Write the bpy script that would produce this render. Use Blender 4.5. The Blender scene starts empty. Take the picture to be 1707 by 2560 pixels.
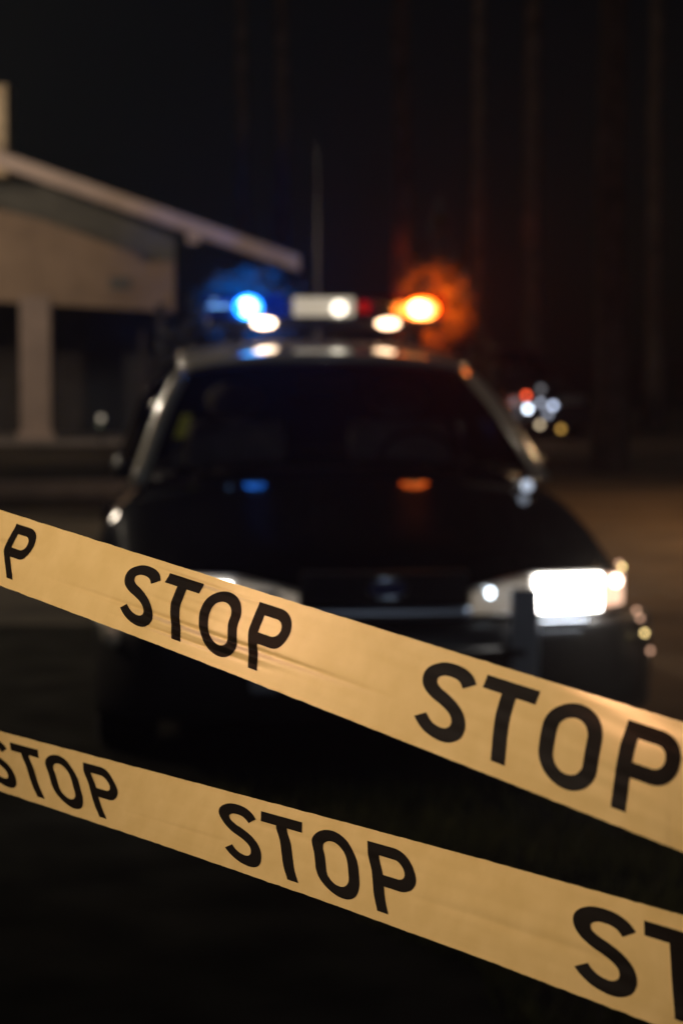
import bpy, bmesh, math, random
from mathutils import Vector, Matrix, noise

random.seed(7)
R = math.radians
scene = bpy.context.scene
C = scene.collection

# ------------------------------------------------------------------ camera
CAM = Vector((0.0, 0.0, 1.5))
TILT = math.atan(376 / 5553)
cam_data = bpy.data.cameras.new("camera")
cam_data.sensor_fit = 'HORIZONTAL'
cam_data.sensor_width = 24.0
cam_data.lens = 85.0
cam_data.clip_start = 0.05
cam_data.clip_end = 2000
cam_data.dof.use_dof = True
cam_data.dof.focus_distance = 1.31
cam_data.dof.aperture_fstop = 10.6
cam = bpy.data.objects.new("camera", cam_data)
cam.location = CAM
cam.rotation_euler = (R(90) - TILT, 0, 0)
C.objects.link(cam)
scene.camera = cam
FPX = 1707 * 85 / 24.0
FWD = Vector((0, math.cos(TILT), -math.sin(TILT)))
UP = Vector((0, math.sin(TILT), math.cos(TILT)))
RIGHT = Vector((1, 0, 0))


def ray_at(px, py, depth):
    return CAM + RIGHT * ((px - 853.5) / FPX * depth) + UP * (-(py - 1280) / FPX * depth) + FWD * depth


# ------------------------------------------------------------------ world, moon
world = bpy.data.worlds.new("World")
scene.world = world
world.use_nodes = True
wn = world.node_tree.nodes
sky = wn.new('ShaderNodeTexSky')
sky.sky_type = 'NISHITA'
sky.sun_disc = False
sky.sun_elevation = R(25)
sky.sun_rotation = R(168)
wn['Background'].inputs['Strength'].default_value = 0.0003
world.node_tree.links.new(sky.outputs['Color'], wn['Background'].inputs['Color'])

moon_data = bpy.data.lights.new("moon", 'SUN')
moon_data.energy = 0.08
moon_data.angle = R(0.5)
moon_data.color = (0.75, 0.86, 1.0)
moon = bpy.data.objects.new("moon", moon_data)
moon.rotation_euler = Vector((-0.19, 0.89, -0.42)).to_track_quat('-Z', 'Y').to_euler()
C.objects.link(moon)

vs = scene.view_settings
vs.view_transform = 'Standard'
vs.look = 'None'
vs.exposure = 0.0
vs.gamma = 1.0
scene.cycles.use_denoising = True
scene.cycles.max_bounces = 8
scene.cycles.volume_bounces = 0
scene.cycles.sample_clamp_indirect = 4.0
scene.cycles.transparent_max_bounces = 12

# lamp powers, kept together
P_TAPE = 182.0       # path lamp beside the photographer
P_LEFT = 500.0
P_REAR = 1500.0      # street lamp between car and house       # street lamp left of the car
P_ROAD = 700.0       # street lamp right of the road
P_PORCH = 800.0
P_YARD = 170.0      # flood lamp by the house
HAZE = 0.0005


# ------------------------------------------------------------------ helpers
def mat(name, color, rough=0.6, metal=0.0, noise_scale=None, noise_amt=0.0, bump=0.0, coat=0.0, spec=0.5, bump_scale=None):
    m = bpy.data.materials.new(name)
    m.use_nodes = True
    nt = m.node_tree
    b = nt.nodes['Principled BSDF']
    b.inputs['Base Color'].default_value = (*color, 1)
    b.inputs['Roughness'].default_value = rough
    b.inputs['Metallic'].default_value = metal
    b.inputs['Coat Weight'].default_value = coat
    b.inputs['Coat Roughness'].default_value = 0.04
    b.inputs['Specular IOR Level'].default_value = spec
    if noise_scale:
        tc = nt.nodes.new('ShaderNodeTexCoord')
        nz = nt.nodes.new('ShaderNodeTexNoise')
        nz.inputs['Scale'].default_value = noise_scale
        nz.inputs['Detail'].default_value = 6
        nt.links.new(tc.outputs['Object'], nz.inputs['Vector'])
        rp = nt.nodes.new('ShaderNodeValToRGB')
        lo = [max(0, c * (1 - noise_amt)) for c in color]
        hi = [min(1, c * (1 + noise_amt)) for c in color]
        rp.color_ramp.elements[0].position = 0.3
        rp.color_ramp.elements[1].position = 0.7
        rp.color_ramp.elements[0].color = (*lo, 1)
        rp.color_ramp.elements[1].color = (*hi, 1)
        nt.links.new(nz.outputs['Fac'], rp.inputs['Fac'])
        nt.links.new(rp.outputs['Color'], b.inputs['Base Color'])
        if bump:
            n2 = nz
            if bump_scale:
                n2 = nt.nodes.new('ShaderNodeTexNoise')
                n2.inputs['Scale'].default_value = bump_scale
                n2.inputs['Detail'].default_value = 4
                nt.links.new(tc.outputs['Object'], n2.inputs['Vector'])
            bp = nt.nodes.new('ShaderNodeBump')
            bp.inputs['Strength'].default_value = bump
            bp.inputs['Distance'].default_value = 0.02
            nt.links.new(n2.outputs['Fac'], bp.inputs['Height'])
            nt.links.new(bp.outputs['Normal'], b.inputs['Normal'])
    return m


def emat(name, color, strength):
    m = bpy.data.materials.new(name)
    m.use_nodes = True
    nt = m.node_tree
    b = nt.nodes['Principled BSDF']
    b.inputs['Base Color'].default_value = (0.1, 0.1, 0.1, 1)
    b.inputs['Roughness'].default_value = 0.2
    b.inputs['Emission Color'].default_value = (*color, 1)
    b.inputs['Emission Strength'].default_value = strength
    return m


def clear_mat(name, tint, fac_glossy=None, rough=0.05, gloss_col=(1, 1, 1)):
    m = bpy.data.materials.new(name)
    m.use_nodes = True
    nt = m.node_tree
    nt.nodes.clear()
    out = nt.nodes.new('ShaderNodeOutputMaterial')
    mix = nt.nodes.new('ShaderNodeMixShader')
    tr = nt.nodes.new('ShaderNodeBsdfTransparent')
    gl = nt.nodes.new('ShaderNodeBsdfGlossy')
    fr = nt.nodes.new('ShaderNodeFresnel')
    fr.inputs['IOR'].default_value = 1.45
    tr.inputs['Color'].default_value = (*tint, 1)
    gl.inputs['Color'].default_value = (*gloss_col, 1)
    gl.inputs['Roughness'].default_value = rough
    if fac_glossy is None:
        nt.links.new(fr.outputs['Fac'], mix.inputs['Fac'])
    else:
        mix.inputs['Fac'].default_value = fac_glossy
    nt.links.new(tr.outputs['BSDF'], mix.inputs[1])
    nt.links.new(gl.outputs['BSDF'], mix.inputs[2])
    nt.links.new(mix.outputs['Shader'], out.inputs['Surface'])
    return m


class MB:
    """collects geometry of one part"""

    def __init__(self):
        self.v, self.f, self.mi = [], [], []

    def add(self, verts, faces, mi=0):
        o = len(self.v)
        self.v += [tuple(p) for p in verts]
        self.f += [tuple(i + o for i in f) for f in faces]
        self.mi += [mi] * len(faces)

    def box(self, x0, x1, y0, y1, z0, z1, mi=0):
        v = [(x, y, z) for z in (z0, z1) for y in (y0, y1) for x in (x0, x1)]
        f = [(0, 2, 3, 1), (4, 5, 7, 6), (0, 1, 5, 4), (2, 6, 7, 3), (0, 4, 6, 2), (1, 3, 7, 5)]
        self.add(v, f, mi)

    def grid(self, fn, nu, nv, mi=0, wrap=False):
        verts = [fn(i / nu, j / nv) for i in range(nu + 1) for j in range(nv + 1)]
        faces = []
        for i in range(nu):
            for j in range(nv):
                a = i * (nv + 1) + j
                faces.append((a, a + nv + 1, a + nv + 2, a + 1))
        self.add(verts, faces, mi)

    def slab(self, fn, nu, nv, off, mi=0):
        """closed slab: front surface fn(u,v), back surface fn(u,v)+off (Vector or function)"""
        g = [[Vector(fn(i / nu, j / nv)) for j in range(nv + 1)] for i in range(nu + 1)]
        w = nv + 1
        front = [p for r in g for p in r]
        back = [p + Vector(off) for p in front]
        n = len(front)
        faces = []
        for i in range(nu):
            for j in range(nv):
                a = i * w + j
                faces.append((a, a + w, a + w + 1, a + 1))
                faces.append((n + a, n + a + 1, n + a + w + 1, n + a + w))
        edge = [i * w for i in range(nu + 1)] + [nu * w + j for j in range(1, nv + 1)] + \
               [i * w + nv for i in range(nu - 1, -1, -1)] + [j for j in range(nv - 1, 0, -1)]
        for k in range(len(edge)):
            a, b = edge[k], edge[(k + 1) % len(edge)]
            faces.append((a, n + a, n + b, b))
        self.add(front + back, faces, mi)

    def tube(self, pts, radii, n=12, flat=1.0, mi=0, caps=True):
        pts = [Vector(p) for p in pts]
        if not hasattr(radii, '__len__'):
            radii = [radii] * len(pts)
        rings = []
        for i, p in enumerate(pts):
            d = (pts[min(i + 1, len(pts) - 1)] - pts[max(i - 1, 0)]).normalized()
            ref = Vector((0, 0, 1)) if abs(d.z) < 0.9 else Vector((0, 1, 0))
            a = d.cross(ref).normalized()
            b = d.cross(a).normalized()
            rings.append([p + a * (math.cos(2 * math.pi * k / n) * radii[i]) + b * (math.sin(2 * math.pi * k / n) * radii[i] * flat) for k in range(n)])
        v = [q for r in rings for q in r]
        f = []
        for i in range(len(pts) - 1):
            for k in range(n):
                f.append((i * n + k, i * n + (k + 1) % n, (i + 1) * n + (k + 1) % n, (i + 1) * n + k))
        if caps:
            f.append(tuple(range(n - 1, -1, -1)))
            f.append(tuple((len(pts) - 1) * n + k for k in range(n)))
        self.add(v, f, mi)

    def ball(self, c, r, nu=12, nv=8, mi=0):
        rx, ry, rz = r if hasattr(r, '__len__') else (r, r, r)
        v = [(c[0], c[1], c[2] + rz)]
        for j in range(1, nv):
            th = math.pi * j / nv
            for i in range(nu):
                ph = 2 * math.pi * i / nu
                v.append((c[0] + rx * math.sin(th) * math.cos(ph), c[1] + ry * math.sin(th) * math.sin(ph), c[2] + rz * math.cos(th)))
        v.append((c[0], c[1], c[2] - rz))
        f = [(0, 1 + i, 1 + (i + 1) % nu) for i in range(nu)]
        for j in range(nv - 2):
            for i in range(nu):
                a = 1 + j * nu
                f.append((a + i, a + nu + i, a + nu + (i + 1) % nu, a + (i + 1) % nu))
        a = 1 + (nv - 2) * nu
        f += [(a + i, len(v) - 1, a + (i + 1) % nu) for i in range(nu)]
        self.add(v, f, mi)

    def build(self, name, mats, parent=None, smooth=False, bevel=0.0, fix=True):
        me = bpy.data.meshes.new(name)
        me.from_pydata(self.v, [], self.f)
        if not isinstance(mats, (list, tuple)):
            mats = [mats]
        for m in mats:
            me.materials.append(m)
        for p, k in zip(me.polygons, self.mi):
            p.material_index = k
            p.use_smooth = smooth
        if fix:
            bm = bmesh.new()
            bm.from_mesh(me)
            bmesh.ops.recalc_face_normals(bm, faces=bm.faces)
            bm.to_mesh(me)
            bm.free()
        o = bpy.data.objects.new(name, me)
        C.objects.link(o)
        if parent:
            o.parent = parent
        if bevel:
            b = o.modifiers.new('bevel', 'BEVEL')
            b.width = bevel
            b.segments = 2
            b.limit_method = 'ANGLE'
        return o


def thing(name, label, cat, loc=(0, 0, 0), rotz=0.0, group=None):
    o = bpy.data.objects.new(name, None)
    o.empty_display_size = 0.2
    C.objects.link(o)
    o.location = loc
    o.rotation_euler = (0, 0, rotz)
    return tag(o, label, cat, group)


def tag(o, label, cat, group=None):
    o['label'] = label
    o['category'] = cat
    if group:
        o['group'] = group
    return o


def lamp(kind, name, loc, power, color, parent, size=0.1, target=None, spot=None, blend=0.5):
    L = bpy.data.lights.new(name, kind)
    L.energy = power
    L.color = color
    if kind == 'SPOT':
        L.spot_size = spot
        L.spot_blend = blend
    L.shadow_soft_size = size
    o = bpy.data.objects.new(name, L)
    C.objects.link(o)
    o.parent = parent
    o.location = loc
    if target is not None:
        d = Vector(target) - (parent.location + Vector(loc))
        o.rotation_euler = d.to_track_quat('-Z', 'Y').to_euler()
    return o


def interp(tab, x):
    if x <= tab[0][0]:
        (a, b) = tab[0], tab[1]
    elif x >= tab[-1][0]:
        (a, b) = tab[-2], tab[-1]
    else:
        for a, b in zip(tab, tab[1:]):
            if a[0] <= x <= b[0]:
                break
    return a[1] + (b[1] - a[1]) * (x - a[0]) / (b[0] - a[0])


def interp_flat(tab, x):
    return interp(tab, min(max(x, tab[0][0]), tab[-1][0]))


# ------------------------------------------------------------------ materials
M_soil = mat('soil', (0.05, 0.040, 0.028), 0.95, spec=0.1, noise_scale=1.2, noise_amt=0.6, bump=0.5, bump_scale=30)
M_road = mat('gravel_road', (0.20, 0.135, 0.08), 0.9, spec=0.1, noise_scale=0.8, noise_amt=0.4, bump=0.6, bump_scale=40)
M_asphalt = mat('dark_asphalt', (0.021, 0.020, 0.017), 0.95, spec=0.0, noise_scale=3, noise_amt=0.4, bump=0.25, bump_scale=90)
M_grass = mat('grass_blades', (0.14, 0.125, 0.04), 0.8, spec=0.1, noise_scale=3, noise_amt=0.5)
M_black = mat('black_paint', (0.004, 0.004, 0.005), 0.06, coat=0.0, spec=0.4)
M_white = mat('white_paint', (0.70, 0.63, 0.50), 0.22, coat=1.0)
M_plastic = mat('black_plastic', (0.012, 0.012, 0.013), 0.45)
M_bar = mat('push_bar_steel', (0.36, 0.40, 0.48), 0.5, metal=0.0)
M_chrome = mat('chrome', (0.62, 0.70, 0.85), 0.2, metal=1.0)
M_grille = mat('grille_bars', (0.05, 0.055, 0.07), 0.3, metal=0.5)
M_badge = mat('blue_badge', (0.02, 0.05, 0.25), 0.2, coat=1.0)
M_rubber = mat('tyre_rubber', (0.012, 0.012, 0.012), 0.85)
M_rim = mat('steel_rim', (0.25, 0.25, 0.26), 0.4, metal=0.8)
M_seat = mat('seat_cloth', (0.34, 0.29, 0.25), 0.9, noise_scale=8, noise_amt=0.3)
M_vest = mat('reflective_yellow', (0.30, 0.32, 0.03), 0.5)
M_glass = clear_mat('tinted_glass', (0.55, 0.57, 0.58))
M_lens = clear_mat('clear_lens', (0.9, 0.9, 0.92))
M_reflector = mat('lamp_reflector', (0.55, 0.52, 0.48), 0.3, metal=0.8)


# ================================================================== ground
def sheet(name, x0, x1, y0, y1, z, m, nx=1, ny=1, wob=0.0):
    b = MB()

    def fn(u, v):
        x = x0 + (x1 - x0) * u
        y = y0 + (y1 - y0) * v
        if wob and (u in (0, 1)):
            x += wob * noise.noise((y * 0.3, u * 5, 0))
        return (x, y, z)
    b.grid(fn, nx, ny)
    o = b.build(name, m, fix=False)
    o['kind'] = 'structure'
    return o


sheet('ground', -150, 150, -20, 260, 0.0, M_soil)
sheet('road', 0.95, 16.0, 9.0, 60, 0.004, M_road, 1, 60, 0.6)
sheet('driveway', -2.4, 1.15, 3.0, 13, 0.008, M_asphalt, 1, 60, 0.25)


# ================================================================== barrier tapes
GL_W = {'S': 0.60, 'T': 0.635, 'O': 0.70, 'P': 0.70}
ST = 0.17


def catmull(pts, n=10):
    out = []
    P = [pts[0]] + list(pts) + [pts[-1]]
    for i in range(1, len(P) - 2):
        p0, p1, p2, p3 = P[i - 1], P[i], P[i + 1], P[i + 2]
        for k in range(n):
            t = k / n
            out.append(tuple(0.5 * ((2 * p1[c]) + (-p0[c] + p2[c]) * t + (2 * p0[c] - 5 * p1[c] + 4 * p2[c] - p3[c]) * t * t +
                                    (-p0[c] + 3 * p1[c] - 3 * p2[c] + p3[c]) * t ** 3) for c in (0, 1)))
    out.append(pts[-1])
    return out


def strip(path, half, closed=False):
    L, Rr = [], []
    n = len(path)
    for i, p in enumerate(path):
        a = path[(i - 1) % n] if closed or i > 0 else p
        b = path[(i + 1) % n] if closed or i < n - 1 else p
        dx, dy = b[0] - a[0], b[1] - a[1]
        l = math.hypot(dx, dy) or 1
        nx, ny = -dy / l, dx / l
        L.append((p[0] + nx * half, p[1] + ny * half))
        Rr.append((p[0] - nx * half, p[1] - ny * half))
    m = 8
    verts, faces = [], []
    for l, r in zip(L, Rr):
        for k in range(m + 1):
            t = k / m
            verts.append((l[0] + (r[0] - l[0]) * t, l[1] + (r[1] - l[1]) * t))
    cnt = n if closed else n - 1
    for i in range(cnt):
        j = (i + 1) % n
        for k in range(m):
            faces.append((i * (m + 1) + k, i * (m + 1) + k + 1, j * (m + 1) + k + 1, j * (m + 1) + k))
    return verts, faces


def rect(x0, x1, y0, y1, nx, ny):
    verts = [(x0 + (x1 - x0) * i / nx, y0 + (y1 - y0) * j / ny) for i in range(nx + 1) for j in range(ny + 1)]
    faces = [(i * (ny + 1) + j, (i + 1) * (ny + 1) + j, (i + 1) * (ny + 1) + j + 1, i * (ny + 1) + j + 1) for i in range(nx) for j in range(ny)]
    return verts, faces


def glyph(ch):
    w, h = GL_W[ch], ST / 2
    if ch == 'T':
        return [rect(0, w, 0, ST, 30, 12), rect(w / 2 - h, w / 2 + h, ST, 1, 8, 90)]
    if ch == 'O':
        rx, ry = w / 2 - h, 0.27
        path = []
        for k in range(33):
            a = math.pi + math.pi * k / 32
            path.append((w / 2 + rx * math.cos(a), h + ry + ry * math.sin(a)))
        for k in range(1, 30):
            path.append((w - h, h + ry + (1 - 2 * h - 2 * ry) * k / 30))
        for k in range(33):
            a = math.pi * k / 32
            path.append((w / 2 + rx * math.cos(a), 1 - h - ry + ry * math.sin(a)))
        for k in range(1, 30):
            path.append((h, 1 - h - ry - (1 - 2 * h - 2 * ry) * k / 30))
        return [strip(path, h, True)]
    if ch == 'P':
        r = 0.22
        path = [(ST + (w - h - r - ST) * k / 5, h) for k in range(5)]
        for k in range(41):
            a = -math.pi / 2 + math.pi * k / 40
            path.append((w - h - r + r * math.cos(a), h + r + r * math.sin(a)))
        path += [(w - h - r - (w - h - r - ST) * k / 5, h + 2 * r) for k in range(1, 6)]
        return [rect(0, ST, 0, 1, 8, 100), strip(path, h)]
    pts = [(.555, .215), (.50, .145), (.42, .10), (.32, .085), (.21, .10), (.12, .165), (.09, .25), (.115, .345), (.20, .42),
           (.32, .475), (.43, .545), (.495, .63), (.51, .73), (.475, .83), (.39, .898), (.29, .915), (.18, .89), (.10, .835), (.045, .76)]
    return [strip(catmull(pts), h)]


def tape_material():
    m = bpy.data.materials.new('yellow_film')
    m.use_nodes = True
    nt = m.node_tree
    nt.nodes.clear()
    N, L = nt.nodes.new, nt.links.new
    out = N('ShaderNodeOutputMaterial')
    pr = N('ShaderNodeBsdfPrincipled')
    pr.inputs['Roughness'].default_value = 0.5
    pr.inputs['Specular IOR Level'].default_value = 0.12
    tc = N('ShaderNodeTexCoord')
    nz = N('ShaderNodeTexNoise')
    nz.inputs['Scale'].default_value = 60
    nz.inputs['Detail'].default_value = 5
    L(tc.outputs['Object'], nz.inputs['Vector'])
    rp = N('ShaderNodeValToRGB')
    rp.color_ramp.elements[0].position = 0.35
    rp.color_ramp.elements[0].color = (0.71, 0.505, 0.205, 1)
    rp.color_ramp.elements[1].position = 0.7
    rp.color_ramp.elements[1].color = (0.79, 0.57, 0.25, 1)
    L(nz.outputs['Fac'], rp.inputs['Fac'])
    L(rp.outputs['Color'], pr.inputs['Base Color'])
    tl = N('ShaderNodeBsdfTranslucent')
    tl.inputs['Color'].default_value = (0.75, 0.5, 0.2, 1)
    m1 = N('ShaderNodeMixShader')
    m1.inputs['Fac'].default_value = 0.22
    L(pr.outputs['BSDF'], m1.inputs[1])
    L(tl.outputs['BSDF'], m1.inputs[2])
    rf = N('ShaderNodeBsdfRefraction')
    rf.inputs['Color'].default_value = (1, 0.55, 0.3, 1)
    rf.inputs['IOR'].default_value = 1.06
    rf.inputs['Roughness'].default_value = 0.75
    m2 = N('ShaderNodeMixShader')
    m2.inputs['Fac'].default_value = 0.17
    L(m1.outputs['Shader'], m2.inputs[1])
    L(rf.outputs['BSDF'], m2.inputs[2])
    L(m2.outputs['Shader'], out.inputs['Surface'])
    return m


M_tape = tape_material()
M_ink = mat('black_ink', (0.005, 0.004, 0.0035), 0.5, spec=0.12)
nt = M_ink.node_tree
_o = nt.nodes['Material Output']
_mx = nt.nodes.new('ShaderNodeMixShader')
_tr = nt.nodes.new('ShaderNodeBsdfTransparent')
_tr.inputs['Color'].default_value = (1, 0.6, 0.42, 1)
_mx.inputs['Fac'].default_value = 0.03
nt.links.new(nt.nodes['Principled BSDF'].outputs['BSDF'], _mx.inputs[1])
nt.links.new(_tr.outputs['BSDF'], _mx.inputs[2])
nt.links.new(_mx.outputs['Shader'], _o.inputs['Surface'])


def make_tape(name, label, top, bot, dinv0, dinv1, leans, letters, cap, u_range, sgn, ridges):
    width = 0.05

    def lean(u, v):
        if u <= leans[0][0]:
            return interp_flat(leans[0][1], v)
        if u >= leans[-1][0]:
            return interp_flat(leans[-1][1], v)
        for (ua, ta), (ub, tb) in zip(leans, leans[1:]):
            if ua <= u <= ub:
                k = (u - ua) / (ub - ua)
                return interp_flat(ta, v) * (1 - k) + interp_flat(tb, v) * k

    def slean(u, v):
        return sum(lean(u, v + d) * w for d, w in ((-.05, .12), (-.025, .2), (0, .36), (.025, .2), (.05, .12)))

    def pos(u, v, lift=0.0):
        for lim, inner in ((u_range[0], u_range[0] + 40), (u_range[1], u_range[1] - 40)):
            if (u - lim) * (lim - inner) > 0:  # past the bend points the strip runs on dead straight
                run = (pos0(lim, 0.5) - pos0(inner, 0.5)) / (lim - inner)
                return pos0(lim, v, lift) + run * (u - lim)
        return pos0(u, v, lift)

    def pos0(u, v, lift=0.0):
        x = u + slean(u, v)
        yt, yb = interp(top, x), interp(bot, x)
        y = yt + (yb - yt) * v
        dinv = dinv0 + (dinv1 - dinv0) * x / 1707.0
        dc = 1.0 / dinv
        slope = 0.5 * ((interp(top, x + 50) - yt) + (interp(bot, x + 50) - yb)) / 50
        proj = (yb - yt) * math.cos(math.atan(slope)) * dc / FPX
        cs = min(1.0, max(0.3, proj / width))
        sn = math.sqrt(1 - cs * cs)
        d = dc + sgn * (v - 0.5) * width * sn
        # ridges running along the strip, and slow waves
        for (u0, u1, v0, v1, amp, wd) in ridges:
            vc = v0 + (v1 - v0) * (u - u0) / (u1 - u0)
            k = (u - u0) / (u1 - u0)
            if 0 < k < 1:
                d += amp * math.sin(math.pi * k) ** 1.2 * math.exp(-((v - vc) / wd) ** 2)
        d += 0.0006 * noise.noise((x * 0.004, v * 2.2, sgn * 3.1)) + 0.0004 * noise.noise((x * 0.006, v * 9, 5.0))
        # a bit of crinkle on the rims
        if v in (0.0, 1.0):
            y += 1.5 * noise.noise((x * 0.035, v * 7, 2.0)) + 0.6 * noise.noise((x * 0.12, v * 7, 4.0))
        return ray_at(x, y, d - lift)

    b = MB()
    nu = int((u_range[1] - u_range[0]) / 5)
    nv = 100
    b.grid(lambda a, v: pos(u_range[0] + (u_range[1] - u_range[0]) * a, v), nu, nv, 0)
    b.grid(lambda a, v: pos(u_range[0] - 7000 * (1 - a), v), 60, 10, 0)
    b.grid(lambda a, v: pos(u_range[1] + 4500 * a, v), 60, 10, 0)
    for (ch, a, z) in letters:
        w = GL_W[ch]
        for verts, faces in glyph(ch):
            b.add([pos(a + (z - a) * p[0] / w, cap[0] + (cap[1] - cap[0]) * p[1], 0.0005) for p in verts], faces, 1)
    o = b.build(name, [M_tape, M_ink], None, smooth=True, fix=False)
    return tag(o, label, 'barrier tape')


def stop_rep(start, letters, scale):
    """letters: list of (ch,a,z) of one word, moved to start and scaled"""
    o = letters[0][1]
    return [(c, start + (a - o) * scale, start + (z - o) * scale) for c, a, z in letters]


UP1 = [('S', 300, 380), ('T', 394, 480), ('O', 497, 592), ('P', 620, 715)]
UP2 = [('S', 1044, 1167), ('T', 1188, 1318), ('O', 1349, 1495), ('P', 1539, 1688)]
UP0 = [('S', -232, -178), ('T', -168, -108), ('O', -92, -24), ('P', 8.4, 71)]
up_letters = UP1 + UP2 + UP0
for k in range(18):
    up_letters = up_letters + stop_rep(-650 - 340 * k, UP0, 0.64)
for k in range(4):
    up_letters = up_letters + stop_rep(2160 + 1000 * k, UP2, 1.15)
make_tape('barrier_tape', 'upper yellow STOP tape, brighter and creased, crossing in front of the headlights',
          [(0, 1274.7), (400, 1400.7), (800, 1525.5), (1200, 1649.5), (1707, 1806.8)],
          [(0, 1464), (400, 1614.8), (800, 1771.7), (1200, 1929.7), (1707, 2131.7)],
          0.700, 1.010,
          [(0, [(.11, 34), (.34, 13), (.51, 0), (.655, 3), (.853, 8)]),
           (440, [(.11, 32), (.24, 17), (.337, 10), (.451, 1), (.583, -.5), (.65, 1), (.695, 3), (.815, 1.5), (.866, 3)]),
           (640, [(.11, 30), (.28, 15), (.465, 0), (.63, -.5), (.667, 1.5), (.867, -1)]),
           (1250, [(.111, 32), (.238, 18), (.433, 3), (.577, -3), (.865, -10)]),
           (1540, [(.119, 32), (.327, 11), (.527, 0), (.857, -13)])],
          up_letters, (.112, .864), (-400, 2000), -1,
          [(100, 1000, .67, .63, 0.0032, 0.035), (250, 700, .84, .80, 0.0024, 0.025), (330, 640, .10, .13, 0.0020, 0.025),
           (300, 760, .74, .72, -0.0022, 0.035), (280, 640, .45, .50, 0.0014, 0.04), (-80, 120, .40, .48, 0.0022, 0.05),
           (350, 700, .30, .30, -0.0016, 0.05)])

LO0 = [('S', -38, 29), ('T', 42, 112), ('O', 123, 199), ('P', 224, 299)]
LO1 = [('S', 557, 648), ('T', 664, 766), ('O', 786, 896), ('P', 930, 1044)]
LO2 = [('S', 1436, 1589), ('T', 1616, 1786), ('O', 1830, 2010), ('P', 2070, 2260)]
lo_letters = LO0 + LO1 + LO2
for k in range(16):
    lo_letters = lo_letters + stop_rep(-470 - 400 * k, LO0, 0.72)
for k in range(3):
    lo_letters = lo_letters + stop_rep(2570 + 1100 * k, LO2, 1.0)
make_tape('barrier_tape', 'lower yellow STOP tape, smoother and dimmer, crossing the dark ground',
          [(0, 1828.8), (400, 1934), (800, 2039.8), (1200, 2147.4), (1707, 2289)],
          [(0, 1978.6), (400, 2111.7), (800, 2250.8), (1200, 2396.2), (1707, 2590)],
          0.625, 0.945,
          [(60, [(.15, -18), (.30, -14), (.46, -2), (.64, 7), (.79, 17), (.89, 27)]),
           (224, [(.15, -17), (.27, -16), (.435, -3), (.578, 3), (.76, 13.5), (.89, 25)]),
           (715, [(.137, -11), (.302, -12), (.426, -2), (.643, 3.5), (.757, 7), (.89, 17)]),
           (930, [(.137, -12), (.298, -11), (.455, -1), (.69, 3), (.787, 7), (.886, 13)]),
           (1675, [(.13, -6), (.26, -5), (.54, 0), (.857, 8)])],
          lo_letters, (.139, .889), (-200, 2300), -1,
          [(-300, 500, .36, .34, 0.0012, 0.06), (450, 1100, .30, .34, 0.0009, 0.045), (250, 620, .70, .66, 0.0009, 0.035), (900, 1600, .62, .58, 0.0010, 0.05)])


# ================================================================== police car
def front_s(t):
    a = abs(t)
    return 0.16 * (a / 0.95) ** 2 + 5.0 * max(0.0, a - 0.74) ** 2


STATIONS = [  # s, half width, top z, waist z, low z
    (0.00, 0.74, 0.66, 0.48, 0.27), (0.03, 0.82, 0.715, 0.50, 0.26), (0.10, 0.875, 0.755, 0.52, 0.25), (0.25, 0.92, 0.79, 0.53, 0.24),
    (0.50, 0.955, 0.838, 0.55, 0.23), (0.75, 0.975, 0.890, 0.56, 0.23), (1.00, 0.985, 0.943, 0.57, 0.23), (1.20, 0.99, 0.991, 0.58, 0.23),
    (1.38, 0.99, 1.045, 0.58, 0.23), (1.8, 0.95, 1.055, 0.58, 0.23), (2.3, 0.90, 1.04, 0.58, 0.23), (3.0, 0.855, 1.01, 0.58, 0.23), (3.8, 0.835, 1.00, 0.58, 0.23), (4.4, 0.82, 0.99, 0.58, 0.24),
    (4.9, 0.80, 0.96, 0.57, 0.26), (5.15, 0.77, 0.90, 0.56, 0.28), (5.25, 0.70, 0.78, 0.54, 0.32)]


def wside(s):
    return interp_flat([(a[0], a[1]) for a in STATIONS], s)

NTOP = 40
NLOW = 5


def ring(st):
    s, w, zc, zb, zl = st
    pts = []
    for k in range(NLOW):
        z = zl + (zb - zl) * k / NLOW
        ww = w * (1 - 0.06 * ((zb - z) / (zb - zl)) ** 2)
        pts.append((-ww, z))
    for k in range(NTOP + 1):
        a = math.pi * k / NTOP
        c, sn = -math.cos(a), math.sin(a)
        n = 3.2
        pts.append((w * math.copysign(abs(c) ** (2 / n), c), zb + (zc - zb) * abs(sn) ** (2 / n)))
    for k in range(NLOW - 1, -1, -1):
        z = zl + (zb - zl) * k / NLOW
        ww = w * (1 - 0.06 * ((zb - z) / (zb - zl)) ** 2)
        pts.append((ww, z))
    fade = max(0.0, 1 - s / 1.2)
    fade_r = max(0.0, (s - 4.4) / 0.85)
    return [(t, s + (0.16 * (t / 0.95) ** 2) * fade - 0.12 * (t / 0.95) ** 2 * fade_r, z) for t, z in pts]


def dense_stations():
    out = []
    for a, b in zip(STATIONS, STATIONS[1:]):
        n = max(1, int((b[0] - a[0]) / 0.12))
        for k in range(n):
            out.append(tuple(a[i] + (b[i] - a[i]) * k / n for i in range(5)))
    out.append(STATIONS[-1])
    # gentle smoothing
    for _ in range(3):
        out = [out[0]] + [tuple((out[i - 1][j] + 2 * out[i][j] + out[i + 1][j]) / 4 for j in range(5)) for i in range(1, len(out) - 1)] + [out[-1]]
    return out


def front_patch(t0, t1, z0, z1, proud, depth, nt=10, nz=4, taper=0.0):
    b = MB()

    def fn(u, v):
        t = t0 + (t1 - t0) * u
        z = z0 + (z1 - taper * max(0.0, 0.52 - abs(t)) - z0) * v
        return (t, front_s(t) - proud, z)
    b.slab(fn, nt, nz, (0, depth, 0))
    return b


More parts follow.
